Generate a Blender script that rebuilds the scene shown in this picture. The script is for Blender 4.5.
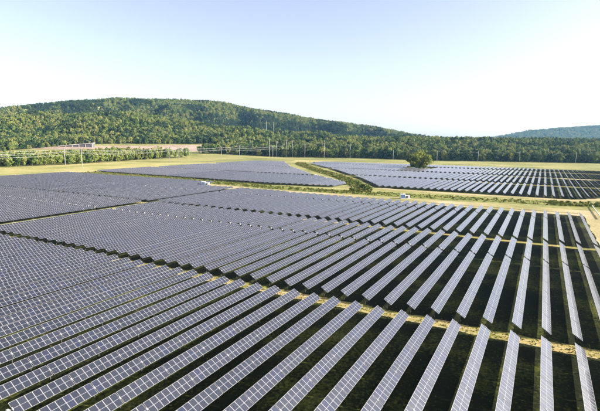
import bpy, bmesh, math, random
import numpy as np
from mathutils import Matrix, Vector
from mathutils.geometry import tessellate_polygon
R = math.radians
rnd = random.Random(7)
nrs = np.random.RandomState(11)
S = bpy.context.scene
COL = S.collection
for o in list(bpy.data.objects):
    bpy.data.objects.remove(o, do_unlink=True)

# ------------------------------------------------------------------ camera
# world: X across the panel rows (to the right), Y along the rows (away), Z up; the camera is a drone 36 m up
CAM_H = 36.14
F = 445.82                                   # focal length in photo pixels (600 wide)
def _unit(v):
    return v / np.linalg.norm(v)
_d1 = _unit(np.array([545 - 300, 143 - 205.5, F]))
_d2 = -_unit(np.array([-530 - 300, 132 - 205.5, F]))
_dn = _unit(np.cross(_d1, _d2))
_d2 = np.cross(_dn, _d1)
MW = np.array([_d2, _d1, -_dn])              # camera (x right, y down, z forward) -> world
cd = bpy.data.cameras.new('camera')
cam = bpy.data.objects.new('camera', cd)
COL.objects.link(cam)
S.camera = cam
cd.sensor_width = 36
cd.lens = F / 600 * 36
cd.clip_end = 30000
cd.clip_start = 0.5
_r, _u, _b = MW[:, 0], -MW[:, 1], -MW[:, 2]
cam.matrix_world = Matrix(((_r[0], _u[0], _b[0], 0), (_r[1], _u[1], _b[1], 0), (_r[2], _u[2], _b[2], CAM_H), (0, 0, 0, 1)))
FW = _unit(np.array([MW[0, 2], MW[1, 2]]))   # camera heading on the ground
RT = np.array([FW[1], -FW[0]])
def uv2w(u, v):
    return RT[0] * u + FW[0] * v, RT[1] * u + FW[1] * v
def w2uv(x, y):
    return RT[0] * x + RT[1] * y, FW[0] * x + FW[1] * y
def proj(x, y, z):
    c = MW.T @ np.array([x, y, z - CAM_H])
    if c[2] < 0.1:
        return None
    return 300 + F * c[0] / c[2], 205.5 + F * c[1] / c[2], c[2]

# ------------------------------------------------------------------ light
SUN_EL, SUN_AZ = 23.6, 21.5                  # azimuth from +X towards +Y
SUN_STRENGTH, SKY_STRENGTH, EXPOSURE = 5.0, 0.122, 1.46
W = bpy.data.worlds.new('World')
S.world = W
W.use_nodes = True
nt = W.node_tree
sky = nt.nodes.new('ShaderNodeTexSky')
sky.sky_type = 'NISHITA'
sky.sun_disc = False
sky.sun_elevation = R(SUN_EL)
sky.sun_rotation = R(90 - SUN_AZ)
sky.altitude = 150
sky.air_density = 0.62
sky.dust_density = 2.2
sky.ozone_density = 0.6
bg = nt.nodes['Background']
hs = nt.nodes.new('ShaderNodeHueSaturation')      # white balance of the whole sky
hs.inputs['Saturation'].default_value = 0.74
nt.links.new(sky.outputs[0], hs.inputs['Color'])
wb = nt.nodes.new('ShaderNodeMix')
wb.data_type = 'RGBA'
wb.blend_type = 'MULTIPLY'
wb.inputs[0].default_value = 1.0
wb.inputs[7].default_value = (1.02, 0.985, 1.0, 1)
nt.links.new(hs.outputs[0], wb.inputs[6])
nt.links.new(wb.outputs[2], bg.inputs[0])
bg.inputs[1].default_value = SKY_STRENGTH
sl = bpy.data.lights.new('sun', 'SUN')
sl.energy = SUN_STRENGTH
sl.angle = R(0.5)
sl.color = (1, 0.92, 0.80)
sun = bpy.data.objects.new('sun', sl)
COL.objects.link(sun)
sd = Vector((math.cos(R(SUN_EL)) * math.cos(R(SUN_AZ)), math.cos(R(SUN_EL)) * math.sin(R(SUN_AZ)), math.sin(R(SUN_EL))))
sun.rotation_euler = sd.to_track_quat('Z', 'Y').to_euler()
sun.location = (200, 80, 150)
S.view_settings.view_transform = 'Standard'
S.view_settings.look = 'None'
S.view_settings.exposure = EXPOSURE
S.view_settings.gamma = 1
S.render.engine = 'CYCLES'
S.cycles.volume_bounces = 1
S.cycles.max_bounces = 6

# ------------------------------------------------------------------ materials
def mat(name, base=(0.5, 0.5, 0.5), rough=0.8, spec=0.3, metal=0.0):
    m = bpy.data.materials.new(name)
    m.use_nodes = True
    p = m.node_tree.nodes['Principled BSDF']
    p.inputs['Base Color'].default_value = (*base, 1)
    p.inputs['Roughness'].default_value = rough
    p.inputs['Specular IOR Level'].default_value = spec
    p.inputs['Metallic'].default_value = metal
    return m, m.node_tree, p
def N(t, kind, **kw):
    n = t.nodes.new(kind)
    for k, v in kw.items():
        if k in n.inputs:
            n.inputs[k].default_value = v
        else:
            setattr(n, k, v)
    return n
def ramp(t, stops, fac):
    n = t.nodes.new('ShaderNodeValToRGB')
    e = n.color_ramp.elements
    while len(e) < len(stops):
        e.new(0.5)
    for i, (p, c) in enumerate(stops):
        e[i].position = p
        e[i].color = (*c, 1)
    t.links.new(fac, n.inputs[0])
    return n
def noise(t, scale, detail=4, rough=0.55, vec=None, stretch=None):
    n = N(t, 'ShaderNodeTexNoise', Scale=scale, Detail=detail, Roughness=rough)
    g = t.nodes.new('ShaderNodeNewGeometry')
    src = g.outputs['Position']
    if stretch:
        mp = N(t, 'ShaderNodeMapping')
        mp.inputs['Scale'].default_value = stretch
        t.links.new(src, mp.inputs[0])
        src = mp.outputs[0]
    t.links.new(src, n.inputs['Vector'])
    return n
def mixc(t, a, b, fac, blend='MIX'):
    n = t.nodes.new('ShaderNodeMix')
    n.data_type = 'RGBA'
    n.blend_type = blend
    for s, v in ((0, fac), (6, a), (7, b)):
        if isinstance(v, (int, float)):
            n.inputs[s].default_value = v
        elif isinstance(v, tuple):
            n.inputs[s].default_value = (*v, 1)
        else:
            t.links.new(v, n.inputs[s])
    return n.outputs[2]
def bump(t, p, h, strength, dist=0.1):
    b = N(t, 'ShaderNodeBump')
    b.inputs['Strength'].default_value = strength
    b.inputs['Distance'].default_value = dist
    t.links.new(h, b.inputs['Height'])
    t.links.new(b.outputs[0], p.inputs['Normal'])

def ground_mat(name, stops, s1, s2, bmp=0.6, dist=0.3, stretch=None):
    m, t, p = mat(name, rough=0.95, spec=0.1)
    a = noise(t, s1, 6, 0.6, stretch=stretch)
    b = noise(t, s2, 5, 0.65, stretch=stretch)
    mx = N(t, 'ShaderNodeMath', operation='MULTIPLY_ADD')
    t.links.new(b.outputs[0], mx.inputs[0])
    mx.inputs[1].default_value = 0.75
    sub = N(t, 'ShaderNodeMath', operation='SUBTRACT')
    t.links.new(a.outputs[0], sub.inputs[0])
    sub.inputs[1].default_value = 0.375
    t.links.new(sub.outputs[0], mx.inputs[2])
    r = ramp(t, stops, mx.outputs[0])
    t.links.new(r.outputs[0], p.inputs['Base Color'])
    bump(t, p, b.outputs[0], bmp, dist)
    return m
M = {}
M['meadow'] = ground_mat('meadow', [(0.25, (0.09, 0.11, 0.035)), (0.45, (0.19, 0.195, 0.065)), (0.6, (0.28, 0.265, 0.10)), (0.8, (0.35, 0.31, 0.15))], 0.012, 0.25)
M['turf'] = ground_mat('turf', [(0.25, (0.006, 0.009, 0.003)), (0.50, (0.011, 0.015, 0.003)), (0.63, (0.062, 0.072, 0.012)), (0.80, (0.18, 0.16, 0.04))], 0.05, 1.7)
M['straw'] = ground_mat('straw', [(0.25, (0.12, 0.14, 0.025)), (0.42, (0.24, 0.225, 0.055)), (0.6, (0.40, 0.30, 0.11)), (0.8, (0.50, 0.37, 0.18))], 0.09, 2.4, 0.9, 0.4)
M['dirt'] = ground_mat('dirt', [(0.22, (0.15, 0.16, 0.05)), (0.42, (0.28, 0.25, 0.11)), (0.6, (0.40, 0.33, 0.19)), (0.85, (0.54, 0.46, 0.32))], 0.03, 0.9)
M['verge'] = ground_mat('verge', [(0.25, (0.15, 0.17, 0.045)), (0.45, (0.28, 0.27, 0.09)), (0.65, (0.42, 0.36, 0.17)), (0.85, (0.54, 0.46, 0.28))], 0.02, 0.3)
M['clearing'] = ground_mat('clearing', [(0.25, (0.18, 0.14, 0.09)), (0.5, (0.33, 0.25, 0.20)), (0.8, (0.43, 0.34, 0.29))], 0.015, 0.1)
M['weeds'] = ground_mat('weeds', [(0.25, (0.05, 0.075, 0.018)), (0.42, (0.12, 0.15, 0.03)), (0.6, (0.22, 0.22, 0.06)), (0.8, (0.36, 0.29, 0.12))], 0.08, 0.8)

# photovoltaic glass over dark cells, the white backsheet under the same glass, and the aluminium frame
def cell_mat():
    m, t, p = mat('solar_cell', rough=0.2, spec=1.0)
    at = N(t, 'ShaderNodeAttribute')
    at.attribute_name = 'tone'
    r = ramp(t, [(0.0, (0.009, 0.011, 0.017)), (0.5, (0.013, 0.015, 0.023)), (0.85, (0.019, 0.021, 0.029)), (1.0, (0.014, 0.017, 0.038))], at.outputs['Fac'])
    n = noise(t, 3.0, 3)
    c = mixc(t, r.outputs[0], (0.03, 0.03, 0.03), n.outputs[0])
    mm = N(t, 'ShaderNodeMath', operation='MULTIPLY')
    t.links.new(n.outputs[0], mm.inputs[0]); mm.inputs[1].default_value = 0.3
    c.node.inputs[0].default_value = 0.2
    t.links.new(mm.outputs[0], c.node.inputs[0])
    t.links.new(c, p.inputs['Base Color'])
    rr = N(t, 'ShaderNodeMapRange')
    t.links.new(n.outputs[0], rr.inputs[0])
    rr.inputs[3].default_value = 0.14; rr.inputs[4].default_value = 0.26
    t.links.new(rr.outputs[0], p.inputs['Roughness'])
    p.inputs['IOR'].default_value = 1.8
    return m
M['cell'] = cell_mat()
M['backsheet'] = mat('white_backsheet', (0.27, 0.28, 0.29), 0.25, 0.6)[0]
M['frame'] = mat('aluminium_frame', (0.36, 0.365, 0.38), 0.42, 0.5, 0.4)[0]
M['steel'] = mat('galvanised_steel', (0.07, 0.07, 0.068), 0.7, 0.3, 0.3)[0]
M['white_box'] = mat('white_housing', (0.75, 0.76, 0.77), 0.5)[0]
M['bearing'] = mat('pale_bearing', (0.30, 0.30, 0.31), 0.4)[0]
M['motor'] = mat('grey_motor_housing', (0.40, 0.41, 0.42), 0.5)[0]
M['blue'] = mat('blue_grey_cabinet', (0.08, 0.15, 0.28), 0.4)[0]
M['dark'] = mat('dark_louvre', (0.03, 0.035, 0.04), 0.6)[0]
M['concrete'] = mat('concrete', (0.42, 0.40, 0.37), 0.9)[0]
M['pole'] = mat('pale_pole', (0.36, 0.36, 0.36), 0.6)[0]
M['wood_pole'] = mat('weathered_pole', (0.30, 0.26, 0.22), 0.85)[0]
M['wire'] = mat('aluminium_wire', (0.4, 0.4, 0.42), 0.35, 0.5, 0.4)[0]
M['insulator'] = mat('glazed_insulator', (0.45, 0.42, 0.40), 0.25)[0]
M['roof'] = mat('pale_metal_roof', (0.55, 0.52, 0.48), 0.5)[0]
M['shed'] = mat('dark_shed_side', (0.10, 0.10, 0.11), 0.8)[0]
M['rail'] = mat('pale_rail', (0.6, 0.56, 0.48), 0.6)[0]
def bark():
    m, t, p = mat('bark', rough=0.95, spec=0.1)
    n = noise(t, 1.5, 5, 0.7, stretch=(1, 1, 0.25))
    r = ramp(t, [(0.3, (0.05, 0.04, 0.03)), (0.7, (0.16, 0.13, 0.10))], n.outputs[0])
    t.links.new(r.outputs[0], p.inputs['Base Color'])
    return m
M['bark'] = bark()
def leaf_mat(name, stops):
    m, t, p = mat(name, rough=0.75, spec=0.15)
    oi = t.nodes.new('ShaderNodeObjectInfo')
    at = N(t, 'ShaderNodeAttribute')
    at.attribute_name = 'tone'
    big = noise(t, 0.006, 3)
    a = N(t, 'ShaderNodeMath', operation='MULTIPLY_ADD')
    t.links.new(at.outputs['Fac'], a.inputs[0]); a.inputs[1].default_value = 0.42
    t.links.new(oi.outputs['Random'], a.inputs[2])
    b = N(t, 'ShaderNodeMath', operation='MULTIPLY_ADD')
    t.links.new(big.outputs[0], b.inputs[0]); b.inputs[1].default_value = 0.7
    t.links.new(a.outputs[0], b.inputs[2])
    c = N(t, 'ShaderNodeMath', operation='MULTIPLY')
    t.links.new(b.outputs[0], c.inputs[0]); c.inputs[1].default_value = 0.56
    r = ramp(t, stops, c.outputs[0])
    t.links.new(r.outputs[0], p.inputs['Base Color'])
    # thin leaves let some light through
    tr = N(t, 'ShaderNodeBsdfTranslucent')
    t.links.new(r.outputs[0], tr.inputs[0])
    mx = N(t, 'ShaderNodeMixShader', Fac=0.22)
    t.links.new(p.outputs[0], mx.inputs[1]); t.links.new(tr.outputs[0], mx.inputs[2])
    out = [n for n in t.nodes if n.type == 'OUTPUT_MATERIAL'][0]
    t.links.new(mx.outputs[0], out.inputs[0])
    return m
M['leaf'] = leaf_mat('leaves', [(0.20, (0.022, 0.048, 0.016)), (0.36, (0.06, 0.112, 0.026)), (0.52, (0.14, 0.19, 0.042)), (0.70, (0.21, 0.255, 0.06)), (0.94, (0.27, 0.25, 0.08))])
M['leaf_shade'] = leaf_mat('shade_tone_leaves', [(0.2, (0.018, 0.038, 0.016)), (0.5, (0.035, 0.065, 0.022)), (0.8, (0.07, 0.10, 0.03))])  # darker leaf colour standing in for shade on hill folds and wood edge
M['leaf_autumn'] = leaf_mat('autumn_leaves', [(0.2, (0.06, 0.11, 0.018)), (0.65, (0.13, 0.18, 0.026)), (1.0, (0.26, 0.24, 0.03))])
M['leaf_shrub'] = leaf_mat('shrub_leaves', [(0.15, (0.055, 0.09, 0.02)), (0.45, (0.12, 0.16, 0.032)), (0.72, (0.22, 0.23, 0.055)), (0.94, (0.32, 0.24, 0.09))])

# ------------------------------------------------------------------ helpers
def link(name, me, parent=None, loc=None):
    o = bpy.data.objects.new(name, me)
    COL.objects.link(o)
    if parent is not None:
        o.parent = parent
    if loc is not None:
        o.location = loc
    return o
def tag(o, label=None, cat=None, group=None, kind=None):
    if label: o['label'] = label
    if cat: o['category'] = cat
    if group: o['group'] = group
    if kind: o['kind'] = kind
    return o
class MB:
    """collects faces with a material slot and a tone per face"""
    def __init__(self):
        self.v, self.f, self.m, self.t = [], [], [], []
    def face(self, pts, mi=0, tone=0.5):
        i = len(self.v)
        self.v += [tuple(p) for p in pts]
        self.f.append(tuple(range(i, i + len(pts))))
        self.m.append(mi); self.t.append(tone)
    def box(self, x0, x1, y0, y1, z0, z1, mi=0, M4=None, tone=0.5):
        c = [(x0, y0, z0), (x1, y0, z0), (x1, y1, z0), (x0, y1, z0), (x0, y0, z1), (x1, y0, z1), (x1, y1, z1), (x0, y1, z1)]
        if M4 is not None:
            c = [tuple(M4 @ Vector(p)) for p in c]
        i = len(self.v)
        self.v += c
        for q in ((3, 2, 1, 0), (4, 5, 6, 7), (0, 1, 5, 4), (1, 2, 6, 5), (2, 3, 7, 6), (3, 0, 4, 7)):
            self.f.append(tuple(i + k for k in q)); self.m.append(mi); self.t.append(tone)
    def tube(self, pts, radii, n=8, mi=0, cap=True):
        rings = []
        for k, p in enumerate(pts):
            p = Vector(p)
            d = Vector(pts[min(k + 1, len(pts) - 1)]) - Vector(pts[max(k - 1, 0)])
            d.normalize()
            a = d.orthogonal().normalized(); b = d.cross(a)
            i = len(self.v)
            for j in range(n):
                w = 2 * math.pi * j / n
                self.v.append(tuple(p + (a * math.cos(w) + b * math.sin(w)) * radii[k]))
            rings.append(i)
        for k in range(len(rings) - 1):
            for j in range(n):
                j2 = (j + 1) % n
                self.f.append((rings[k] + j, rings[k] + j2, rings[k + 1] + j2, rings[k + 1] + j)); self.m.append(mi); self.t.append(0.5)
        if cap:
            self.f.append(tuple(rings[-1] + j for j in range(n))); self.m.append(mi); self.t.append(0.5)
            self.f.append(tuple(rings[0] + n - 1 - j for j in range(n))); self.m.append(mi); self.t.append(0.5)
    def mesh(self, name, mats, smooth=False):
        me = bpy.data.meshes.new(name)
        me.from_pydata(self.v, [], self.f)
        for m in mats:
            me.materials.append(m)
        me.polygons.foreach_set('material_index', self.m)
        a = me.attributes.new('tone', 'FLOAT', 'FACE')
        a.data.foreach_set('value', self.t)
        if smooth:
            me.polygons.foreach_set('use_smooth', [True] * len(self.f))
        me.update()
        return me

# ------------------------------------------------------------------ terrain: flat valley floor, wooded ridges behind
def sstep(a, b, x):
    t = np.clip((x - a) / (b - a), 0, 1)
    return t * t * (3 - 2 * t)
def vnoise(x, y, sc, seed):
    x = np.asarray(x, float) / sc + seed * 17.3; y = np.asarray(y, float) / sc + seed * 5.1
    return (np.sin(x * 1.7 + np.sin(y * 1.3)) + np.sin(y * 2.1 + 1.3 * np.sin(x * 0.9)) + 0.5 * np.sin(3.1 * x - 2.3 * y)) / 2.5
C1 = ([-6000, -3500, -2200, -1614, -1345, -969, -646, -430, -215, 0, 269, 484, 700, 1200, 6000], [40, 60, 130, 170, 200, 234, 232, 214, 180, 146, 116, 78, 34, 14, 10])
C2 = ([-6000, -2500, -1600, -1009, -807, -572, -404, -202, 0, 168, 336, 1009, 2000, 6000], [30, 50, 92, 102, 100, 106, 88, 60, 48, 38, 30, 28, 26, 26])
C3 = ([-6000, 1500, 2180, 2600, 3060, 3400, 4200, 6000], [0, 0, 66, 150, 190, 205, 215, 150])
def height(x, y):
    x = np.asarray(x, float); y = np.asarray(y, float)
    u, v = w2uv(x, y)
    rg = 1 + 0.03 * vnoise(u, v, 260, 1) + 0.03 * vnoise(u, v, 110, 2)
    h2 = np.interp(u, *C2) * (0.16 * sstep(700, 1080, v) * (1 - sstep(-250, 0, u)) + 0.84 * sstep(1050, 1500, v) + 0.16 * sstep(-250, 0, u) * sstep(1000, 1300, v)) * (1 - 0.45 * sstep(1500, 1850, v))
    h1 = np.interp(u, *C1) * sstep(1700, 2400, v) * (1 - 0.8 * sstep(2500, 3600, v))
    spur = sstep(1720, 1950, v) * (1 - sstep(2120, 2400, v))
    h1 = h1 + spur * np.clip(h1, 0, 60) * (0.30 * np.sin(u / 62 + 0.0022 * v + 1.5 * np.sin(u / 210)) + 0.25 * np.sin(u / 31 + 2))
    h1 = np.minimum(h1, np.interp(u, *C1) * (0.80 + 0.20 * sstep(2150, 2400, v)))
    h2 = h2 + sstep(1130, 1300, v) * (1 - sstep(1400, 1500, v)) * np.clip(h2, 0, 40) * 0.28 * np.sin(u / 48 + 1.2 * np.sin(u / 130))
    h3 = np.interp(u, *C3) * sstep(3700, 5000, v) * (1 - 0.7 * sstep(5200, 7500, v))
    hw = 33 * sstep(890, 1330, v) * sstep(-100, 120, u) * (1 - 0.6 * sstep(1500, 2200, v))
    return np.maximum(np.maximum(h2, hw), np.maximum(h1, h3)) * rg

us = np.concatenate([np.linspace(-6000, -1800, 22)[:-1], np.linspace(-1800, 1400, 108), np.linspace(1400, 6000, 47)[1:]])
vs = np.concatenate([np.linspace(-1500, 600, 8)[:-1], np.linspace(600, 2600, 82), np.linspace(2600, 8400, 52)[1:]])
UU, VV = np.meshgrid(us, vs)
GX, GY = uv2w(UU, VV)
GZ = height(GX, GY)
nu, nv = len(us), len(vs)
verts = np.stack([GX.ravel(), GY.ravel(), GZ.ravel()], 1)
ii = (np.arange(nv - 1)[:, None] * nu + np.arange(nu - 1)[None, :]).ravel()
faces = np.stack([ii, ii + 1, ii + 1 + nu, ii + nu], 1)
me = bpy.data.meshes.new('ground')
me.from_pydata(verts.tolist(), [], faces.tolist())
me.materials.append(M['meadow'])
me.polygons.foreach_set('use_smooth', [True] * len(me.polygons))
tag(link('ground', me), kind='structure')

def sheet(name, poly, z, m, step=None):
    """flat sheet from an outline; the outline is roughened so that it does not read as cut with a knife"""
    bm = bmesh.new()
    pts = []
    n = len(poly)
    for i in range(n):
        a, b = Vector(poly[i]), Vector(poly[(i + 1) % n])
        L = (b - a).length
        k = max(1, int(L / (step or 6)))
        nrm = Vector((-(b - a).y, (b - a).x)).normalized() if L > 0 else Vector((0, 0))
        for j in range(k):
            q = a.lerp(b, j / k) + nrm * (rnd.uniform(-1, 1) * (step or 6) * 0.09)
            pts.append(q)
    vv = [bm.verts.new((p.x, p.y, z)) for p in pts]
    for tri in tessellate_polygon([[Vector((p.x, p.y, 0)) for p in pts]]):
        f = bm.faces.new([vv[k] for k in tri])
        f.normal_update()
        if f.normal.z < 0:
            f.normal_flip()
    me = bpy.data.meshes.new(name)
    bm.to_mesh(me); bm.free()
    me.materials.append(m)
    return tag(link(name, me), kind='structure')
def strip(name, line, w, z, m, step=3, jit=0.25, conform=False):
    """a track of uneven width along a polyline"""
    mb = MB()
    pts = []
    for i in range(len(line) - 1):
        a, b = Vector(line[i]), Vector(line[i + 1])
        k = max(1, int((b - a).length / step))
        for j in range(k):
            pts.append(a.lerp(b, j / k))
    pts.append(Vector(line[-1]))
    L = []; Rr = []
    for i, p in enumerate(pts):
        d = (pts[min(i + 1, len(pts) - 1)] - pts[max(i - 1, 0)]).normalized()
        nn = Vector((-d.y, d.x))
        L.append(p + nn * (w / 2 + rnd.uniform(-jit, jit))); Rr.append(p - nn * (w / 2 + rnd.uniform(-jit, jit)))
    hz = (lambda q: float(height(q.x, q.y)) + z) if conform else (lambda q: z)
    for i in range(len(pts) - 1):
        mb.face([(q.x, q.y, hz(q)) for q in (Rr[i], Rr[i + 1], L[i + 1], L[i])])
    return tag(link(name, mb.mesh(name, [m])), kind='structure')

HEDGE = [(-345, 640), (-332, 612), (-284, 545), (-236, 484), (-180, 415), (-148, 370), (-122, 325), (-112, 300)]
DIKE = [(-432, 312), (-388, 309), (-322, 306), (-255, 300), (-200, 293), (-147, 292), (-100, 296), (-56, 302), (-20, 305), (20, 310), (60, 306), (110, 300)]
def along(poly, x):
    xs = [p[0] for p in poly]; ys = [p[1] for p in poly]
    return float(np.interp(x, xs, ys))
def hedge_x(y):
    ys = [p[1] for p in HEDGE][::-1]; xs = [p[0] for p in HEDGE][::-1]
    return float(np.interp(y, ys, xs))

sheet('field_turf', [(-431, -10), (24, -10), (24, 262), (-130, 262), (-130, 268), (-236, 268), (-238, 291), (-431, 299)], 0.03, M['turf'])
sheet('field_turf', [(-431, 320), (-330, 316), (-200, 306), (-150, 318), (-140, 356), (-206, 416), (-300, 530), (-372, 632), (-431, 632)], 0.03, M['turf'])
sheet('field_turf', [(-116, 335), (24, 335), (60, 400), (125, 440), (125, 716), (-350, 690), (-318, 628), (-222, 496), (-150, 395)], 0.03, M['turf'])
sheet('verge', [(-556, 60), (-432, 120), (-432, 640), (-400, 664), (-340, 690), (-345, 730), (-470, 735), (-575, 700), (-590, 520), (-565, 330)], 0.015, M['verge'])
AISLE1, AISLE2 = 88.5, 179.7
strip('aisle_track', [(-200, AISLE1), (26, AISLE1)], 3.9, 0.05, M['straw'], 2, 0.4)
strip('aisle_track', [(-431, AISLE2), (26, AISLE2)], 3.4, 0.05, M['straw'], 2, 0.3)
strip('grass_path', [(-194.0, 60), (-194.0, 179)], 8.0, 0.045, M['verge'], 3, 0.3)
sheet('dirt_road', [(-236, 262), (-130, 260), (-60, 262), (20, 262), (20, 150), (30, 150), (33, 262), (60, 262), (110, 266), (110, 284), (30, 284), (-20, 286), (-90, 282), (-152, 279), (-190, 281), (-240, 289)], 0.06, M['dirt'], 4)
strip('weed_bank', DIKE, 22, 0.075, M['weeds'], 4, 2.2)
strip('weed_bank', HEDGE, 15, 0.09, M['weeds'], 4, 2.0)
strip('dirt_road', [(-112, 330), (-60, 327), (20, 330), (60, 372), (120, 402)], 9, 0.10, M['dirt'], 4, 1.2)
for ya in (434.0, 531.0, 633.0):
    strip('aisle_track', [(hedge_x(ya) + 12, ya), (120, ya)], 4.0, 0.05, M['straw'], 4, 0.5)
for ya in (406.5, 517.5):
    strip('aisle_track', [(-430, ya), (hedge_x(ya) - 8, ya)], 3.6, 0.05, M['straw'], 4, 0.5)
strip('dirt_track', [(-140, 392), (-116, 425), (-98, 436)], 6, 0.065, M['dirt'], 4, 1.0)
sheet('dirt_patch', [(18, 524), (44, 524), (48, 536), (16, 538)], 0.065, M['dirt'], 4)
sheet('dirt_patch', [(-214, 396), (-190, 396), (-180, 408), (-206, 412)], 0.065, M['dirt'], 4)
sheet('dirt_patch', [(-136, 320), (-116, 318), (-124, 348), (-134, 352)], 0.095, M['dirt'], 4)
# bare clearing on the first rise of the hill
mb = MB()
ca = np.linspace(-585, -225, 42)
for i in range(len(ca) - 1):
    for j in range(12):
        q = []
        for (uu, jj) in ((ca[i], j), (ca[i + 1], j), (ca[i + 1], j + 1), (ca[i], j + 1)):
            v0 = 950 + 60 * sstep(-585, -300, uu) + 10 * vnoise(uu, 0, 40, 3)
            v1 = 1055 + 120 * sstep(-640, -225, uu) + 12 * vnoise(uu, 9, 50, 4)
            vv = v0 + (v1 - v0) * jj / 12
            x, y = uv2w(uu, vv)
            q.append((float(x), float(y), float(height(x, y)) + 0.35))
        mb.face(q)
tag(link('clearing', mb.mesh('clearing', [M['clearing']], True)), kind='structure')

# ------------------------------------------------------------------ solar tracker rows
MOD, BAYN, BAYGAP = 1.035, 8, 0.13            # module pitch, modules per bay, gap over a bearing
BAY = MOD * BAYN + BAYGAP
TILT = R(33)
AX_Z = 1.53
PITCH, X0 = 5.055, 2.1                       # row pitch, high edge of row 0
def add_module(mb, y, tone=None):
    """one framed glass module, 2.0 m across and 1.0 m along, its low corner at y; local x across, z up"""
    t = rnd.random() if tone is None else tone
    w, l, h = 0.995, 0.5 * (MOD - 0.014), 0.035
    yc = y + MOD / 2
    def rect(x0, x1, y0, y1, z, mi):
        mb.face([(x0, y0, z), (x1, y0, z), (x1, y1, z), (x0, y1, z)], mi, t)
    z = h
    fr, mg = 0.027, 0.012
    # frame ring
    rect(-w, w, yc - l, yc - l + fr, z, 0); rect(-w, w, yc + l - fr, yc + l, z, 0)
    rect(-w, -w + fr, yc - l + fr, yc + l - fr, z, 0); rect(w - fr, w, yc - l + fr, yc + l - fr, z, 0)
    # backsheet margins and middle strip
    a, b = w - fr, l - fr
    z -= 0.003
    rect(-a, a, yc - b, yc - b + mg, z, 1); rect(-a, a, yc + b - mg, yc + b, z, 1)
    rect(-a, -a + mg, yc - b + mg, yc + b - mg, z, 1); rect(a - mg, a, yc - b + mg, yc + b - mg, z, 1)
    c, d = a - mg, b - mg
    rect(-0.02, 0.02, yc - d, yc + d, z, 1)
    rect(-c, -0.02, yc - d, yc + d, z, 2); rect(0.02, c, yc - d, yc + d, z, 2)
    # sides and back
    mb.face([(-w, yc - l, 0), (-w, yc + l, 0), (w, yc + l, 0), (w, yc - l, 0)], 1, t)
    for p, q in (((-w, yc - l), (w, yc - l)), ((w, yc - l), (w, yc + l)), ((w, yc + l), (-w, yc + l)), ((-w, yc + l), (-w, yc - l))):
        mb.face([(p[0], p[1], 0), (q[0], q[1], 0), (q[0], q[1], h), (p[0], p[1], h)], 0, t)
PV = [M['frame'], M['backsheet'], M['cell']]
MODULES = []
for i in range(10):
    mb = MB(); add_module(mb, -MOD / 2, i / 9.0); MODULES.append(mb.mesh('solar_module', PV))
mb = MB(); mb.box(-0.05, 0.05, -0.07, 0.07, -AX_Z, -0.06); mb.box(-0.09, 0.09, -0.055, 0.055, -0.14, -0.065); POST = mb.mesh('post', [M['steel']])
mb = MB(); mb.tube([(0, -0.06, 0), (0, 0.06, 0)], [0.15, 0.15], 10); mb.box(-0.2, 0.2, -0.07, 0.07, 0.10, 0.185); BEAR = mb.mesh('bearing', [M['bearing']])
mb = MB(); mb.box(-0.26, 0.26, -0.17, 0.17, -0.20, 0.22); mb.tube([(0, 0, -0.2), (0, 0, -0.75)], [0.1, 0.08], 8); DRIVE = mb.mesh('drive_motor', [M['motor']])

def layout(sections):
    """module positions, bearing positions for sections [(y0, y1)] measured from the row's start"""
    mods, bears, ends = [], [], []
    for (a, b) in sections:
        y = a; k = 0
        bears.append(a + 0.08)
        while y + MOD <= b + 0.01:
            mods.append(y); y += MOD; k += 1
            if k % BAYN == 0 and y + BAYGAP + MOD <= b:
                bears.append(y + BAYGAP / 2); y += BAYGAP
        bears.append(y - 0.08); ends.append(y)
    return mods, bears, ends
_arr = {}
def array_mesh(mods, key):
    if key not in _arr:
        mb = MB()
        for y in mods:
            add_module(mb, y)
        _arr[key] = mb.mesh('module_array', PV)
    return _arr[key]
_tube = {}
def tube_mesh(L):
    k = round(L, 1)
    if k not in _tube:
        mb = MB(); mb.box(-0.065, 0.065, 0, L, -0.065, 0.065); _tube[k] = mb.mesh('torque_tube', [M['steel']])
    return _tube[k]
_posts = {}
def posts_mesh(bears):
    k = tuple(round(b, 1) for b in bears)
    if k not in _posts:
        mb = MB()
        for b in bears:
            mb.box(-0.06, 0.06, b - 0.05, b + 0.05, 0, AX_Z - 0.06)
            mb.box(-0.12, 0.12, b - 0.05, b + 0.05, AX_Z + 0.06, AX_Z + 0.16, 1)
        _posts[k] = mb.mesh('posts', [M['steel'], M['bearing']])
    return _posts[k]

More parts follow.
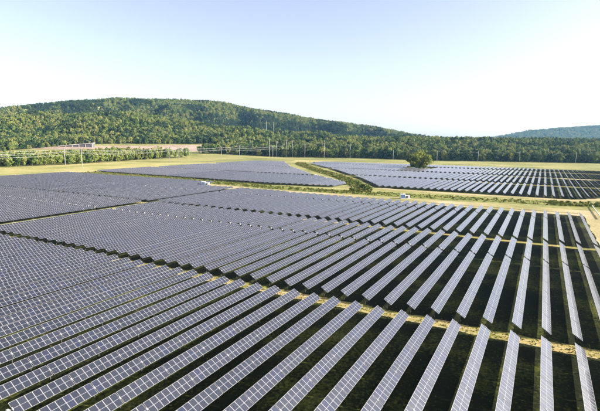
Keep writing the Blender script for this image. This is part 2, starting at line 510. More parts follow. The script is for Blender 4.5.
def tracker_row(k, y0, sections, drives, single, tilt, variant):
    """one row: an Empty at its near end; sections and drives measured from y0"""
    xh = X0 + PITCH * k
    ax = xh + 0.79
    root = link('solar_row', None, None, (ax + rnd.gauss(0, 0.05), y0, 0.07 * math.sin(k * 0.9 + y0) + rnd.gauss(0, 0.03)))
    root.rotation_euler = (rnd.gauss(0, 0.0007), 0, rnd.gauss(0, 0.0005))
    root.empty_display_size = 1
    mods, bears, ends = layout(sections)
    L = sections[-1][1]
    tb = link('torque_tube', tube_mesh(L), root, (0, 0, AX_Z)); tb.rotation_euler = (0, tilt, 0)
    off = Vector((math.sin(tilt), 0, math.cos(tilt))) * 0.10
    far = []
    for y in mods:
        if single and single(xh, y0 + y):
            o = link('solar_module', MODULES[rnd.choice((0, 1, 2, 3, 3, 4, 4, 5, 5, 6, 7, 9))], root, (off.x, y + MOD / 2, AX_Z + off.z))
            o.rotation_euler = (rnd.gauss(0, 0.004), tilt + rnd.gauss(0, 0.006), 0)
        else:
            far.append(y)
    if far:
        o = link('module_array', array_mesh(far, (len(far), round(far[0], 1), round(far[-1], 1), variant)), root, (off.x, 0, AX_Z + off.z))
        o.rotation_euler = (0, tilt, 0); o['kind'] = 'stuff'
    if single:
        for b in bears:
            p = link('post', POST, root, (0, b, AX_Z))
            q = link('bearing', BEAR, p); q.rotation_euler = (0, tilt, 0)
    else:
        p = link('posts', posts_mesh(bears), root); p['kind'] = 'stuff'
    for d in drives:
        o = link('drive_motor', DRIVE, root, (0, d, AX_Z))
    return root

def in_frame(x, y, z=1.5, m=6):
    p = proj(x, y, z)
    return p is not None and -m < p[0] < 600 + m and 0 < p[1] < 411 + m
ONES = ['', 'first', 'second', 'third', 'fourth', 'fifth', 'sixth', 'seventh', 'eighth', 'ninth', 'tenth', 'eleventh', 'twelfth', 'thirteenth', 'fourteenth', 'fifteenth', 'sixteenth', 'seventeenth', 'eighteenth', 'nineteenth']
TENS = ['', '', 'twenty', 'thirty', 'forty', 'fifty', 'sixty', 'seventy', 'eighty', 'ninety']
def ordinal(n):
    if n < 20: return ONES[n]
    if n % 10 == 0: return TENS[n // 10][:-1] + 'ieth'
    return TENS[n // 10] + '-' + ONES[n % 10]

PATH_K = -39
rows = []                                     # (block, k, y0, sections, drives)
def add(block, k, y0, y1, gap=None):
    L = y1 - y0
    if L < 6: return
    if gap and y0 + 4 < gap < y1 - 4:
        g = gap - y0
        rows.append((block, k, y0, [(0, g - 0.32), (g + 0.32, L)], [g]))
    else:
        rows.append((block, k, y0, [(0, L)], []))
for k in range(-36, 4):
    g = 28.6
    rows.append(('front', k, 87.2 - 84.0, [(0, g - 3.2 - 0.45), (g - 3.2 + 0.45, 84.0)], [g - 3.2]))
for k in range(-70, 4):
    if k not in (-39, -38): add('second', k, 90.9, 177.9, 147.7)
for k in range(-85, 4):
    if k == PATH_K: continue
    x = X0 + PITCH * k
    y1 = 259.5 if x > -150 else (264 if x > -236 else 290)
    add('third', k, 181.6, y1, 236.5)
TREE = (-147.0, 604.0)
for k in range(-85, 24):
    x = X0 + PITCH * k
    # beyond the weedy bank, left of the diagonal hedge
    yb = along([(-431, 322), (-330, 318), (-200, 312), (-143, 318)], x)
    for (a, b) in ((yb, 400.0), (411.0, 510.0), (524.0, 636.0)):
        e = along([(-431, 628), (-379, 640), (-300, 524), (-206, 408), (-146, 350), (-138, 318)], x)
        if x < -140: add('left', k, a, min(b, e), a + 57)
    # right of it
    f = 338.0 if x < 22 else 338 + (x - 22) * 1.7
    l = along([(-322, 622), (-222, 500), (-150, 398), (-116, 342), (-110, 330)], x) if x < -112 else 0
    for n, (a, b) in enumerate(((338.0, 428.0), (438.0, 524.0), (536.0, 626.0), (640.0, 700.0 + 0.08 * x))):
        a2 = max(a, f, l)
        if x < -322 or a2 > b - 6: continue
        if abs(x - TREE[0]) < 20:
            if a <= TREE[1] <= b:
                b = TREE[1] - 14
        add('right' + str(n), k, a2, b, None if n == 3 else a + 57)
def size(r):
    x = X0 + PITCH * r[1]; y0 = r[2]; y1 = y0 + r[3][-1][1]
    vis = [t for t in np.linspace(y0, y1, 12) if in_frame(x, t, 1.5, 10)]
    if not vis: return 0
    return sum(1.0 / proj(x, t, 1.5)[2] ** 2 for t in vis) * (y1 - y0)
near = [r for r in rows if r[0] in ('front', 'second', 'third')]
rest = [r for r in rows if r[0] not in ('front', 'second', 'third')]
near = [r for r in near if size(r) > 0 or r[1] >= -2]
rest.sort(key=size, reverse=True)
rest = [r for r in rest if size(r) > 0]
NSINGLE = 300 - len(near)
chosen, massed = rest[:NSINGLE], rest[NSINGLE:]
PLACE = {'front': 'in the nearest block', 'second': 'in the second block', 'third': 'in third block before the weedy bank',
         'left': 'beyond the bank, left of diagonal hedge', 'right0': 'in first block right of diagonal hedge', 'right1': 'in second block right of diagonal hedge',
         'right2': 'in third block right of diagonal hedge', 'right3': 'in the farthest block before the meadow'}
def big_enough(x, y):
    p = proj(x, y, 1.8); q = proj(x, y + MOD, 1.8); s = proj(x + 1.7, y, 1.0)
    if p is None or q is None or s is None or not (-20 < p[0] < 620 and p[1] < 425): return False
    ar = abs((q[0] - p[0]) * (s[1] - p[1]) - (q[1] - p[1]) * (s[0] - p[0]))
    return ar > 17
byblock = {}
for r in near + chosen:
    byblock.setdefault((r[0], round(r[2], -2) if r[0] == 'left' else 0), []).append(r)
LOOK = {}
for (b, _), lst in byblock.items():
    lst.sort(key=lambda r: -r[1])
    n = 0
    for r in lst:
        (b, k, y0, secs, drv) = r
        tilt = TILT + R(rnd.gauss(0, 1.2))
        if b == 'second' and k == -14: tilt = TILT - R(4.5)
        root = tracker_row(k, y0, secs, drv, big_enough if b in ('front', 'second') and size(r) > 0 else None, tilt, rnd.randrange(3))
        if size(r) > 0:
            n += 1
            lab = 'tilted solar panel row, %s from right %s' % (ordinal(n), PLACE[b])
        else:
            lab = 'solar panel row beside the rightmost row in the block nearest the camera'
        tag(root, lab, 'solar panels', 'solar panel rows ' + PLACE[b])
# rows past the first three hundred
mb = MB()
for (b, k, y0, secs, drv) in massed:
    x = X0 + PITCH * k + 0.79
    tl = TILT + R(rnd.gauss(0, 0.8))
    for (a, e) in secs:
        M4 = Matrix.Translation((x, y0, AX_Z)) @ Matrix.Rotation(tl, 4, 'Y')
        y = a
        while y < e - 0.5:
            y2 = min(y + BAY - BAYGAP, e)
            mb.box(-0.995, 0.995, y, y2, 0.10, 0.132, 0, M4)
            q = y
            while q + MOD <= y2 + 0.02:
                tn = rnd.random()
                for (xa, xb) in ((-0.93, -0.028), (0.028, 0.93)):
                    mb.face([M4 @ Vector(p) for p in ((xa, q + 0.07, 0.137), (xb, q + 0.07, 0.137), (xb, q + MOD - 0.07, 0.137), (xa, q + MOD - 0.07, 0.137))], 1, tn)
                q += MOD
            mb.box(x - 0.06, x + 0.06, y0 + y - 0.05, y0 + y + 0.05, 0, AX_Z, 2)
            y = y2 + BAYGAP
o = link('far_solar_rows', mb.mesh('far_solar_rows', [M['frame'], M['cell'], M['steel']]))
tag(o, 'distant solar panel rows merging together before the far meadow', 'solar panels', kind='stuff')

# ------------------------------------------------------------------ trees
def crown_mesh(name, seed, H=20.0, rad=6.2, base=3.0, nclump=42, per=30, leaf=0.75, m='leaf', flat=1.0):
    rs = np.random.RandomState(seed)
    P_, T_ = [], []
    zc = (H + base) / 2; rz = (H - base) / 2
    quads = []
    for c in range(nclump):
        # clump centres through the crown's volume, denser towards the outside
        d = rs.normal(size=3); d /= np.linalg.norm(d)
        r = rs.uniform(0.35, 1.0) ** 0.6
        lob = 1 + 0.22 * math.sin(3 * math.atan2(d[1], d[0]) + seed) + 0.15 * math.sin(5 * math.atan2(d[1], d[0]) + 2 * seed)
        cc = np.array([d[0] * rad * r * lob, d[1] * rad * r * lob, zc + d[2] * rz * r * 0.93])
        if d[2] < -0.3: cc[:2] *= 0.8
        cr = rs.uniform(0.22, 0.40) * rad
        tone = rs.uniform(0, 1)
        for q in range(per):
            e = rs.normal(size=3); e /= np.linalg.norm(e)
            p = cc + e * cr * rs.uniform(0.55, 1.0) * np.array([1, 1, 0.75 * flat])
            nrm = e + rs.normal(size=3) * 0.5 + np.array([0, 0, 0.25]); nrm /= np.linalg.norm(nrm)
            a = np.cross(nrm, rs.normal(size=3)); a /= np.linalg.norm(a); b = np.cross(nrm, a)
            s = leaf * rs.uniform(0.6, 1.25)
            quads.append((p - a * s - b * s * 0.4, p + a * 0.2 * s - b * s, p + a * s + b * s * 0.4, p - a * 0.2 * s + b * s))
            T_.append(np.clip(tone + rs.normal() * 0.15, 0, 1))
    v = np.array(quads).reshape(-1, 3)
    v[:, 2] = np.maximum(v[:, 2], 0.15)
    f = np.arange(len(v)).reshape(-1, 4)
    me = bpy.data.meshes.new(name)
    me.from_pydata(v.tolist(), [], f.tolist())
    me.materials.append(M[m])
    at = me.attributes.new('tone', 'FLOAT', 'FACE')
    at.data.foreach_set('value', np.array(T_))
    return me
def trunk_mesh(name, seed, H=20.0, r=0.38, spread=3.6):
    rs = random.Random(seed)
    mb = MB()
    top = (rs.uniform(-0.6, 0.6), rs.uniform(-0.6, 0.6), H * 0.82)
    mid = (top[0] * 0.5 + rs.uniform(-0.3, 0.3), top[1] * 0.5, H * 0.4)
    mb.tube([(0, 0, -0.4), (0, 0, 0.8), mid, top], [r * 1.45, r, r * 0.65, r * 0.12], 7)
    for i in range(6):
        z = H * rs.uniform(0.25, 0.62); w = rs.uniform(0, 6.28) + i
        b = (mid[0] * z / (H * 0.4) if z < H * 0.4 else mid[0], mid[1], z)
        e = (b[0] + math.cos(w) * spread, b[1] + math.sin(w) * spread, z + H * rs.uniform(0.10, 0.24))
        m_ = ((b[0] + e[0]) / 2, (b[1] + e[1]) / 2, (b[2] * 0.6 + e[2] * 0.4))
        mb.tube([b, m_, e], [r * 0.42, r * 0.28, r * 0.08], 5)
    return mb.mesh(name, [M['bark']], True)
CROWNS = [crown_mesh('crown', 3, 20, 6.2, 1.2), crown_mesh('crown', 5, 18, 6.8, 1.0), crown_mesh('crown', 8, 22, 5.6, 1.6), crown_mesh('crown', 13, 17, 7.2, 0.8), crown_mesh('crown', 21, 21, 5.0, 2.2, 36)]
TRUNKS = [trunk_mesh('trunk', i, (20, 18, 22, 17, 21)[i]) for i in range(5)]
SHRUBS = [crown_mesh('foliage', 31, 2.6, 1.9, 0.1, 22, 22, 0.3, 'leaf_shrub'), crown_mesh('foliage', 32, 2.0, 2.2, 0.05, 22, 22, 0.3, 'leaf_shrub'), crown_mesh('foliage', 33, 3.2, 1.7, 0.1, 22, 22, 0.32, 'leaf_shrub')]
mb = MB()
for w in range(5):
    mb.tube([(0, 0, -0.1), (0.5 * math.cos(w * 1.26), 0.5 * math.sin(w * 1.26), 0.9), (0.9 * math.cos(w * 1.26), 0.9 * math.sin(w * 1.26), 1.7)], [0.06, 0.04, 0.015], 5)
STEM = mb.mesh('stem', [M['bark']])
CROWNS.append(crown_mesh('crown', 34, 21, 5.4, 1.0, 42, 30, 0.75, 'leaf_shade')); TRUNKS.append(TRUNKS[0])
src_crown, src_shrub = [], []
def tree(i, x, y, s, rz, label, group, name='tree'):
    root = link(name, None, None, (x, y, float(height(x, y))))
    root.rotation_euler = (0, 0, rz); root.scale = (s, s, s * rnd.uniform(0.92, 1.1))
    c = link('crown', CROWNS[i], root); link('trunk', TRUNKS[i], root)
    tag(root, label, 'tree', group)
    if len(src_crown) < 6 and i == len(src_crown): src_crown.append(c)
    return root
# front row of the wood behind the meadow
LINE = [(-640, 730), (-560, 800), (-431, 842), (-297, 890), (-174, 892), (-39, 945), (91, 983), (260, 1040)]
segs = []
acc = 0
pos = []
x, y = LINE[0]
for i in range(len(LINE) - 1):
    a, b = Vector(LINE[i]), Vector(LINE[i + 1])
    L = (b - a).length
    while acc < L:
        p = a.lerp(b, acc / L); pos.append((p.x + rnd.uniform(-2, 2), p.y + rnd.uniform(-1, 8))); acc += rnd.uniform(8.5, 11.5)
    acc -= L
pos.sort(key=lambda p: (proj(p[0], p[1], 5) or (0,))[0])
TN = 0
for j, (px, py) in enumerate(pos):
    i = j if j < 6 else rnd.choice((0, 1, 2, 3, 4, 5, 5, 5))  # last variant repeated: shade of the wood's edge put into leaf colour
    pr = proj(px, py, 8)
    if pr is None or pr[0] > 640: continue
    TN += 1
    tree(i, px, py, rnd.uniform(0.85, 1.25), rnd.uniform(0, 6.28), 'leafy tree, %s from left along the wood edge behind meadow' % ordinal(TN) if TN < 100 else 'leafy tree near the right end of the edge of the wood behind the meadow', 'trees along the edge of the wood behind the meadow')
# hedgerow behind the power line on the left
TN = 0
hp = []
y = 232.0
while y < 640:
    hp.append((-588 - 0.06 * max(0, y - 450) + 12 * math.sin(y * 0.021) + rnd.uniform(-4, 4), y)); y += rnd.uniform(8, 11)
for (px, py) in hp:
    TN += 1
    tree(rnd.randrange(5), px, py, rnd.uniform(0.7, 1.05), rnd.uniform(0, 6.28), 'green tree, %s from left in hedgerow behind power line' % ordinal(TN), 'hedgerow trees behind the power line')
# the broad lone tree standing in the right-hand field
root = link('lone_tree', None, None, (TREE[0], TREE[1], 0))
link('crown', crown_mesh('crown', 77, 23, 14.0, 0.4, 170, 60, 0.8, 'leaf_autumn', 0.9), root)
link('trunk', trunk_mesh('trunk', 77, 19, 0.7, 7), root)
tag(root, 'broad lone tree turning yellow, standing between the solar rows', 'tree')

def scatter(name, label, cat, pts, scl, rot, variant, sources):
    """one object: points that carry instances of trees standing in the scene"""
    me = bpy.data.meshes.new(name)
    me.from_pydata(pts.tolist(), [], [])
    for nm, dt, arr in (('scl', 'FLOAT', scl), ('rot', 'FLOAT', rot), ('variant', 'INT', variant)):
        a = me.attributes.new(nm, dt, 'POINT')
        a.data.foreach_set('value', np.asarray(arr, dtype=np.int32 if dt == 'INT' else np.float32))
    o = link(name, me)
    g = bpy.data.node_groups.new(name, 'GeometryNodeTree')
    g.interface.new_socket('Geometry', in_out='INPUT', socket_type='NodeSocketGeometry')
    g.interface.new_socket('Geometry', in_out='OUTPUT', socket_type='NodeSocketGeometry')
    gi = g.nodes.new('NodeGroupInput'); go = g.nodes.new('NodeGroupOutput')
    def att(nm, dt):
        n = g.nodes.new('GeometryNodeInputNamedAttribute'); n.data_type = dt; n.inputs[0].default_value = nm
        return n.outputs[0]
    av, asc, ar = att('variant', 'INT'), att('scl', 'FLOAT'), att('rot', 'FLOAT')
    cb = g.nodes.new('ShaderNodeCombineXYZ'); g.links.new(ar, cb.inputs[2])
    jn = g.nodes.new('GeometryNodeJoinGeometry')
    for i, s in enumerate(sources):
        cmp_ = g.nodes.new('FunctionNodeCompare'); cmp_.data_type = 'INT'; cmp_.operation = 'EQUAL'
        g.links.new(av, cmp_.inputs[2]); cmp_.inputs[3].default_value = i
        oi = g.nodes.new('GeometryNodeObjectInfo'); oi.inputs['Object'].default_value = s; oi.inputs['As Instance'].default_value = True
        ip = g.nodes.new('GeometryNodeInstanceOnPoints')
        g.links.new(gi.outputs[0], ip.inputs['Points']); g.links.new(cmp_.outputs[0], ip.inputs['Selection'])
        g.links.new(oi.outputs['Geometry'], ip.inputs['Instance']); g.links.new(cb.outputs[0], ip.inputs['Rotation'])
        g.links.new(asc, ip.inputs['Scale'])
        g.links.new(ip.outputs[0], jn.inputs[0])
    g.links.new(jn.outputs[0], go.inputs[0])
    md = o.modifiers.new('scatter', 'NODES'); md.node_group = g
    tag(o, label, cat, kind='stuff')
    return o
def jittered(u0, u1, v0, v1, sp, keep, s0, s1):
    uu = np.arange(u0, u1, sp); vv = np.arange(v0, v1, sp)
    U, V = np.meshgrid(uu, vv)
    U = U.ravel() + nrs.uniform(-0.48, 0.48, U.size) * sp; V = V.ravel() + nrs.uniform(-0.48, 0.48, V.size) * sp
    X, Y = uv2w(U, V)
    k = keep(U, V, X, Y)
    X, Y = X[k], Y[k]
    Z = height(X, Y) - 0.6
    return np.stack([X, Y, Z], 1), nrs.uniform(s0, s1, len(X))
def line_y(x):
    return np.interp(x, [p[0] for p in LINE], [p[1] for p in LINE])
def front_wood(U, V, X, Y):
    v_edge = np.interp(U, [-900, -640, -225, -205, -150], [900, 1062, 1190, 990, 1000])
    a = (U < -150) & (V > v_edge + 14)                              # hill above the clearing
    a |= (U >= -150) & (X <= -640) & (V > 1000)
    a |= (U < -555) & (V > np.interp(U, [-1300, -760, -600, -555], [560, 760, 880, 1010]))
    b = (X > -640) & (Y > line_y(X) + 10)                           # wood behind the meadow
    pl = (np.abs(V - (1475 + 0.05 * U)) < 16) & (U > -340) & (U < 120)  # cut for the power line on the crest
    return (a | b) & ~pl & (V < 1640) & (U > -0.80 * V) & (U < 0.80 * V)
P1, S1 = jittered(-1300, 1250, 560, 1640, 7.8, front_wood, 0.36, 1.05)
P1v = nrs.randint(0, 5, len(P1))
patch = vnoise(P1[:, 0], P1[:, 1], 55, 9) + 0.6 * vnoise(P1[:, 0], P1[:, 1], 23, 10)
P1v = np.where((nrs.rand(len(P1)) < np.clip(0.12 + 1.1 * (patch - 0.05), 0.05, 0.92)), 5, P1v)  # patches of darker crowns, hillside shading painted through leaf colour
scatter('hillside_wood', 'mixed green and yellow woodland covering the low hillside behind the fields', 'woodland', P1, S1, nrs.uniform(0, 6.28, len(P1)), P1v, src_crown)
def shade_stand(P):  # bands the ridge with darker crowns to imitate shaded spurs
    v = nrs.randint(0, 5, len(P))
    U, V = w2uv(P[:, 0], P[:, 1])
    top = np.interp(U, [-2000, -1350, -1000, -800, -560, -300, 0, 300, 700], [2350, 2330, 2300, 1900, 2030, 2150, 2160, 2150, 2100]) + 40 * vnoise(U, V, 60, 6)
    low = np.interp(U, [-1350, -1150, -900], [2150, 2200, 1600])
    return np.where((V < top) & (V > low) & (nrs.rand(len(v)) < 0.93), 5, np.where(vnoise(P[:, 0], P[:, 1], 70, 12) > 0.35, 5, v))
P2, S2 = jittered(-2000, 1900, 1640, 2560, 9.5, lambda U, V, X, Y: (np.abs(U) < 0.8 * V), 0.4, 1.15)
scatter('ridge_wood', 'dark green woodland on the long ridge along the skyline', 'woodland', P2, S2, nrs.uniform(0, 6.28, len(P2)), shade_stand(P2), src_crown)
P3, S3 = jittered(1500, 4400, 3900, 5150, 17, lambda U, V, X, Y: (U < 0.8 * V), 1.0, 1.9)
scatter('distant_wood', 'hazy blue woodland on the distant hill at right', 'woodland', P3, S3, nrs.uniform(0, 6.28, len(P3)), nrs.randint(0, 5, len(P3)), src_crown)
# thicket behind the hedgerow
def thicket(U, V, X, Y):
    return (X < -600) & (X > -720) & (Y > 215) & (Y < 610 - 0.25 * (-600 - X))
P4, S4 = jittered(-900, 200, 300, 1000, 8.5, thicket, 0.6, 0.95)
scatter('hedgerow_thicket', 'dense bright green thicket filling in behind the hedgerow trees', 'thicket', P4, S4, nrs.uniform(0, 6.28, len(P4)), nrs.randint(0, 5, len(P4)), src_crown)

# shrubs: a few larger ones stand out where hedge and bank meet, the rest grow as one mass
BIG = [(-118, 318, 1.6, 0), (-126, 335, 1.2, 1), (-110, 309, 1.1, 2), (-134, 348, 1.1, 0), (-122, 306, 1.0, 1), (-152, 378, 1.0, 2)]
WHERE = ['tall green shrub at the corner where hedge and bank meet', 'wide shrub just behind the corner shrub of the diagonal hedge', 'rounded shrub in front of the corner where hedge meets bank',
         'shrub in the near part of the diagonal hedge', 'low wide shrub left of the corner where hedge meets bank', 'slim shrub halfway down the near part of diagonal hedge']
for (x, y, s, i), lb in zip(BIG, WHERE):
    root = link('shrub', None, None, (x, y, 0)); root.scale = (s, s, s); root.rotation_euler = (0, 0, rnd.uniform(0, 6))
    c = link('foliage', SHRUBS[i], root); link('stem', STEM, root)
    tag(root, lb, 'shrub', 'larger shrubs of the diagonal hedge')
    if i == len(src_shrub): src_shrub.append(c)
def shrub_line(poly, w, n, s0, s1):
    pts = []; sc = []
    seg = [(Vector(a), Vector(b)) for a, b in zip(poly[:-1], poly[1:])]
    Ls = np.array([(b - a).length for a, b in seg]); cum = np.cumsum(Ls) / Ls.sum()
    for q in range(n):
        i = int(np.searchsorted(cum, nrs.rand())); i = min(i, len(seg) - 1)
        a, b = seg[i]; d = (b - a).normalized(); p = a.lerp(b, nrs.rand()) + Vector((-d.y, d.x)) * float(np.clip(nrs.normal() * w * 0.3, -w * 0.5, w * 0.5))
        pts.append((p.x, p.y, -0.05)); sc.append(nrs.uniform(s0, s1) * (1.25 if nrs.rand() < 0.15 else 1))
    return np.array(pts), np.array(sc)
P5, S5 = shrub_line(DIKE, 20, 2600, 0.10, 0.36)
S5 = S5 * np.where(P5[:, 0] > 5, 1.5, np.where(P5[:, 0] > -100, 0.8, 1.05))
scatter('bank_weeds', 'tall weeds and low scrub growing along the bank beyond the third block', 'weeds', P5, S5, nrs.uniform(0, 6.28, len(P5)), nrs.randint(0, 3, len(P5)), src_shrub)
P6, S6 = shrub_line(HEDGE, 15, 1100, 0.16, 0.62)
scatter('diagonal_hedge', 'uneven green hedge running diagonally between the two far fields', 'hedge', P6, S6, nrs.uniform(0, 6.28, len(P6)), nrs.randint(0, 3, len(P6)), src_shrub)

# grass tufts over the near aisle and between the nearest rows
tp = np.stack([nrs.uniform(-150, 24, 5000), np.where(nrs.rand(5000) < 0.45, nrs.normal(AISLE1, 1.7, 5000), nrs.uniform(30, 178, 5000)), np.full(5000, 0.03)], 1)
tp = tp[[in_frame(*p) for p in tp]]
scatter('grass_tufts', 'coarse grass tufts along the near aisle and between the nearest rows', 'grass', tp, nrs.uniform(0.025, 0.075, len(tp)), nrs.uniform(0, 6.28, len(tp)), nrs.randint(0, 3, len(tp)), src_shrub)
for yy in (86.9, 88.6):
    strip('wheel_rut', [(-190, yy), (26, yy)], 0.45, 0.058, M['dirt'], 2, 0.15)
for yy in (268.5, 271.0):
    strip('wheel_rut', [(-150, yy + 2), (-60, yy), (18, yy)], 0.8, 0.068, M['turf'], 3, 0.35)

# ------------------------------------------------------------------ power lines
def pole(x, y, h, arms, label, group, wood=False, heading=0.0, fat=1.0):
    z = float(height(x, y))
    root = link('power_pole', None, None, (x, y, z)); root.rotation_euler = (0, 0, heading)
    mt = M['wood_pole'] if wood else M['pole']
    mb = MB(); mb.tube([(0, 0, -0.5), (0, 0, h)], [0.32 * fat, 0.19 * fat] if not wood else [0.24, 0.15], 10); link('mast', mb.mesh('mast', [mt], True), root)
    tips = []
    for (az, half) in arms:
        mb = MB(); mb.box(-half, half, -0.12, 0.12, az - 0.14, az + 0.14)
        a = link('crossarm', mb.mesh('crossarm', [mt]), root)
        for sx in (-half + 0.25, half - 0.25):
            mb = MB(); mb.tube([(sx, 0, az - 0.16), (sx, 0, az - 0.5), (sx, 0, az - 1.2)], [0.05, 0.13, 0.08], 8)
            link('insulator', mb.mesh('insulator', [M['insulator']]), a)
            c, s = math.cos(heading), math.sin(heading)
            tips.append((x + c * sx, y + s * sx, z + az - 1.2))
    tag(root, label, 'power pole', group)
    return tips
HD0 = math.atan2(RT[1], RT[0])
SIDE = ['upper left', 'upper right', 'lower left', 'lower right']
def wires(ta, tb, sag, label, group):
    for n_, (a, b) in enumerate(zip(ta, tb)):
        mb = MB(); n = 10
        pts = [(a[0] + (b[0] - a[0]) * i / n, a[1] + (b[1] - a[1]) * i / n, a[2] + (b[2] - a[2]) * i / n - sag * 4 * (i / n) * (1 - i / n)) for i in range(n + 1)]
        mb.tube(pts, [0.04] * (n + 1), 5)
        tag(link('power_wire', mb.mesh('power_wire', [M['wire']], True)), '%s power wire %s' % (SIDE[n_], label), 'wire', group)
def pline(xs, ys, h, word):
    arms = [(h - 1.2, 3.6), (h - 5.0, 3.6)]
    prev = None
    for i, y in enumerate(ys):
        x = xs[i]
        lab = 'pale power pole, %s from left in the %s' % (ordinal(i), word) if i else 'pale power pole just past the left edge, of the ' + word
        t = pole(x, y, h, arms, lab, 'poles of the ' + word)
        if prev:
            wires(prev, t, 2.6, ('left of the first pole' if i == 1 else 'between poles %s and %s' % (['', 'one', 'two', 'three', 'four'][i - 1], ['', 'one', 'two', 'three', 'four'][i])) + ' of the ' + word, 'wires of the ' + word)
        prev = t
pline([-513] * 5, [140, 343, 538, 700, 862], 25, 'far power line')
pline([-486, -484, -520, -509, -500], [145, 345, 523, 640, 800], 24, 'near power line')
prev = None
lp = [(-262, 868), (-178, 872), (-109, 905), (-40, 938), (52, 962), (140, 980)]
nm = ['left of the lone tree', 'just right of the lone tree', 'second right of the lone tree', 'third right of the lone tree', 'nearest the right edge', 'past the right edge']
for i, (p, nn) in enumerate(zip(lp, nm)):
    t = pole(p[0], p[1], 20, [(18.8, 1.6)], 'thin pole before the dark wood, ' + nn, 'poles before the wood behind the meadow', False, math.atan2(RT[1], RT[0]) + 1.57)
    if prev: wires(prev, t, 1.2, 'before the wood, to pole ' + nn, 'wires before the dark wood')
    prev = t
CL = [(-512, 806, 38, 'leftmost'), (-499, 814, 33, 'second from left'), (-480, 822, 37, 'third from left'), (-468, 826, 34, 'rightmost')]
for (x, y, h, w) in CL:
    pole(x, y, h, [(h - 1.2, 2.6)], 'pale pole, %s of the four clustered before the wooded slope' % w, 'poles clustered before the wooded slope', False, HD0, 1.7)
prev = None
for (x, y, h, w) in ((-441, 832, 33, 'first'), (-402, 846, 36, 'second'), (-352, 864, 31, 'third')):
    t = pole(x, y, h, [(h - 1.2, 2.6), (h - 4.5, 2.6)], 'tall pale pole, %s right of the cluster, before the dark wood edge' % w, 'poles right of the cluster', False, HD0 + 1.57, 1.5)
    if prev: wires(prev, t, 1.5, 'reaching the %s pole right of the pole cluster' % w, 'wires right of the pole cluster')
    prev = t
for (u_, w) in ((-113, 'left'), (-89, 'right')):
    x, y = uv2w(u_, 1482)
    pole(float(x), float(y), 44, [(42.5, 3.2)], 'tall pylon pole standing on the wooded crest, %s one of two' % w, 'poles on the wooded crest', False, HD0, 2.0)

# ------------------------------------------------------------------ inverter stations, shed, rail
def inverter(x, y, rz, s, label):
    root = link('inverter_station', None, None, (x, y, 0.06)); root.rotation_euler = (0, 0, rz); root.scale = (s, s, s)
    mb = MB(); mb.box(-3.4, 3.4, -1.6, 1.6, 0, 0.25); link('plinth', mb.mesh('plinth', [M['concrete']]), root)
    mb = MB(); mb.box(-3.1, -0.2, -1.2, 1.2, 0.25, 2.95); mb.box(-3.18, -0.12, -1.28, 1.28, 2.95, 3.08); c = link('container', mb.mesh('container', [M['white_box']]), root)
    for i in range(2):
        mb = MB(); mb.box(-2.9 + i * 1.35, -1.65 + i * 1.35, -1.24, -1.205, 0.4, 2.75); link('door', mb.mesh('door', [M['blue']]), c)
    mb = MB(); mb.box(0.2, 1.9, -1.0, 1.0, 0.25, 2.2); tr = link('transformer', mb.mesh('transformer', [M['white_box']]), root)
    for i in range(5):
        mb = MB(); mb.box(0.32 + i * 0.33, 0.48 + i * 0.33, -1.22, -1.01, 0.5, 1.95); link('cooling_fin', mb.mesh('cooling_fin', [M['dark']]), tr)
    mb = MB(); mb.box(2.2, 3.0, -0.8, 0.8, 0.25, 2.4); link('switch_cabinet', mb.mesh('switch_cabinet', [M['white_box']]), root)
    tag(root, label, 'inverter station', 'inverter stations')
HD = math.atan2(RT[1], RT[0])
inverter(-76, 281, HD, 0.95, 'white inverter station with blue doors on dirt before the bank')
inverter(-234, 274, HD, 1.0, 'white and blue inverter station at the left end of dirt road')
inverter(-199, 402, HD, 0.8, 'white inverter station by the gap left of the diagonal hedge')
inverter(-146, 584, HD, 0.8, 'small white inverter station in front of the lone tree')

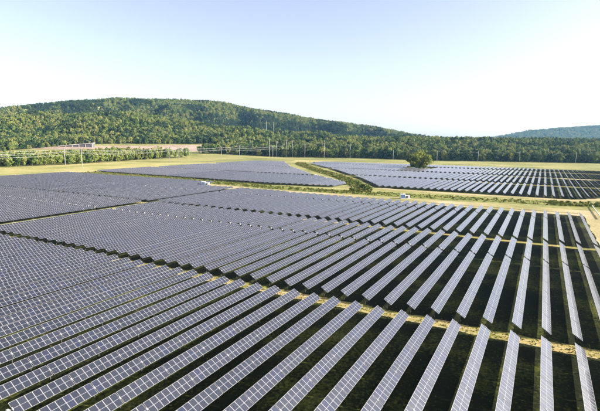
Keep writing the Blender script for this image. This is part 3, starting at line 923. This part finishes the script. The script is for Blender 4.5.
sx, sy = (float(t) for t in uv2w(-525, 1040))
root = link('sloping_shed', None, None, (sx, sy, float(height(sx, sy)) - 0.5))
root.rotation_euler = (0, 0, HD + 0.10)
def slab(z0a, z0b, z1a, z1b, y0, y1, name, mt, x0=-44, x1=44):
    mb = MB()
    c = [(x0, y0, z0a), (x1, y0, z0b), (x1, y1, z0b), (x0, y1, z0a), (x0, y0, z1a), (x1, y0, z1b), (x1, y1, z1b), (x0, y1, z1a)]
    for q in ((3, 2, 1, 0), (4, 5, 6, 7), (0, 1, 5, 4), (1, 2, 6, 5), (2, 3, 7, 6), (3, 0, 4, 7)):
        mb.face([c[k] for k in q])
    link(name, mb.mesh(name, [mt]), root)
slab(-2, -2, 0.6, 9.4, -6.0, 6.0, 'wall', M['shed'])
slab(0.65, 9.45, 1.7, 10.5, -7.2, 7.2, 'roof', M['roof'], -46, 45.5)
for i in range(6):
    x = -30 + i * 14.6; h = 0.6 + (x + 44) / 88 * 8.8
    mb = MB(); mb.box(x - 0.45, x + 0.45, -6.6, -6.05, -2, h - 0.05); link('post', mb.mesh('post', [M['roof']]), root)
tag(root, 'long grey-sided shed with pale sloping roof at the edge of clearing', 'shed')

root = link('guard_rail', None, None, (26.5, 254, 0))
mb = MB(); mb.box(-0.14, 0.14, 0, 48, 0.75, 1.15); link('rail', mb.mesh('rail', [M['rail']]), root)
mb = MB(); mb.box(-0.1, 0.1, -0.1, 0.1, 0, 0.745); PM = mb.mesh('post', [M['rail']])
for i in range(13):
    link('post', PM, root, (0, 0.5 + i * 3.9, 0))
tag(root, 'pale guard rail beside the dirt road at the right edge', 'guard rail')

# ------------------------------------------------------------------ haze
mb = MB(); mb.box(-11500, 11500, -11500, 11500, -2, 330)
hz = link('haze', mb.mesh('haze', []))
hm = bpy.data.materials.new('haze'); hm.use_nodes = True
t = hm.node_tree
t.nodes.remove(t.nodes['Principled BSDF'])
pv = t.nodes.new('ShaderNodeVolumePrincipled')
pv.inputs['Color'].default_value = (0.25, 0.56, 1.0, 1)
pv.inputs['Density'].default_value = 0.00004
pv.inputs['Absorption Color'].default_value = (1, 1, 1, 1)
pv.inputs['Anisotropy'].default_value = 0.2
t.links.new(pv.outputs[0], [n for n in t.nodes if n.type == 'OUTPUT_MATERIAL'][0].inputs['Volume'])
hz.data.materials.append(hm)
tag(hz, 'thin pale haze filling the valley air', 'haze', kind='stuff')
print('rows', len(rows), 'near', len(near), 'chosen', len(chosen), 'massed', len(massed), 'objects', len(bpy.data.objects), 'pts', len(P1), len(P2), len(P3), len(P4))
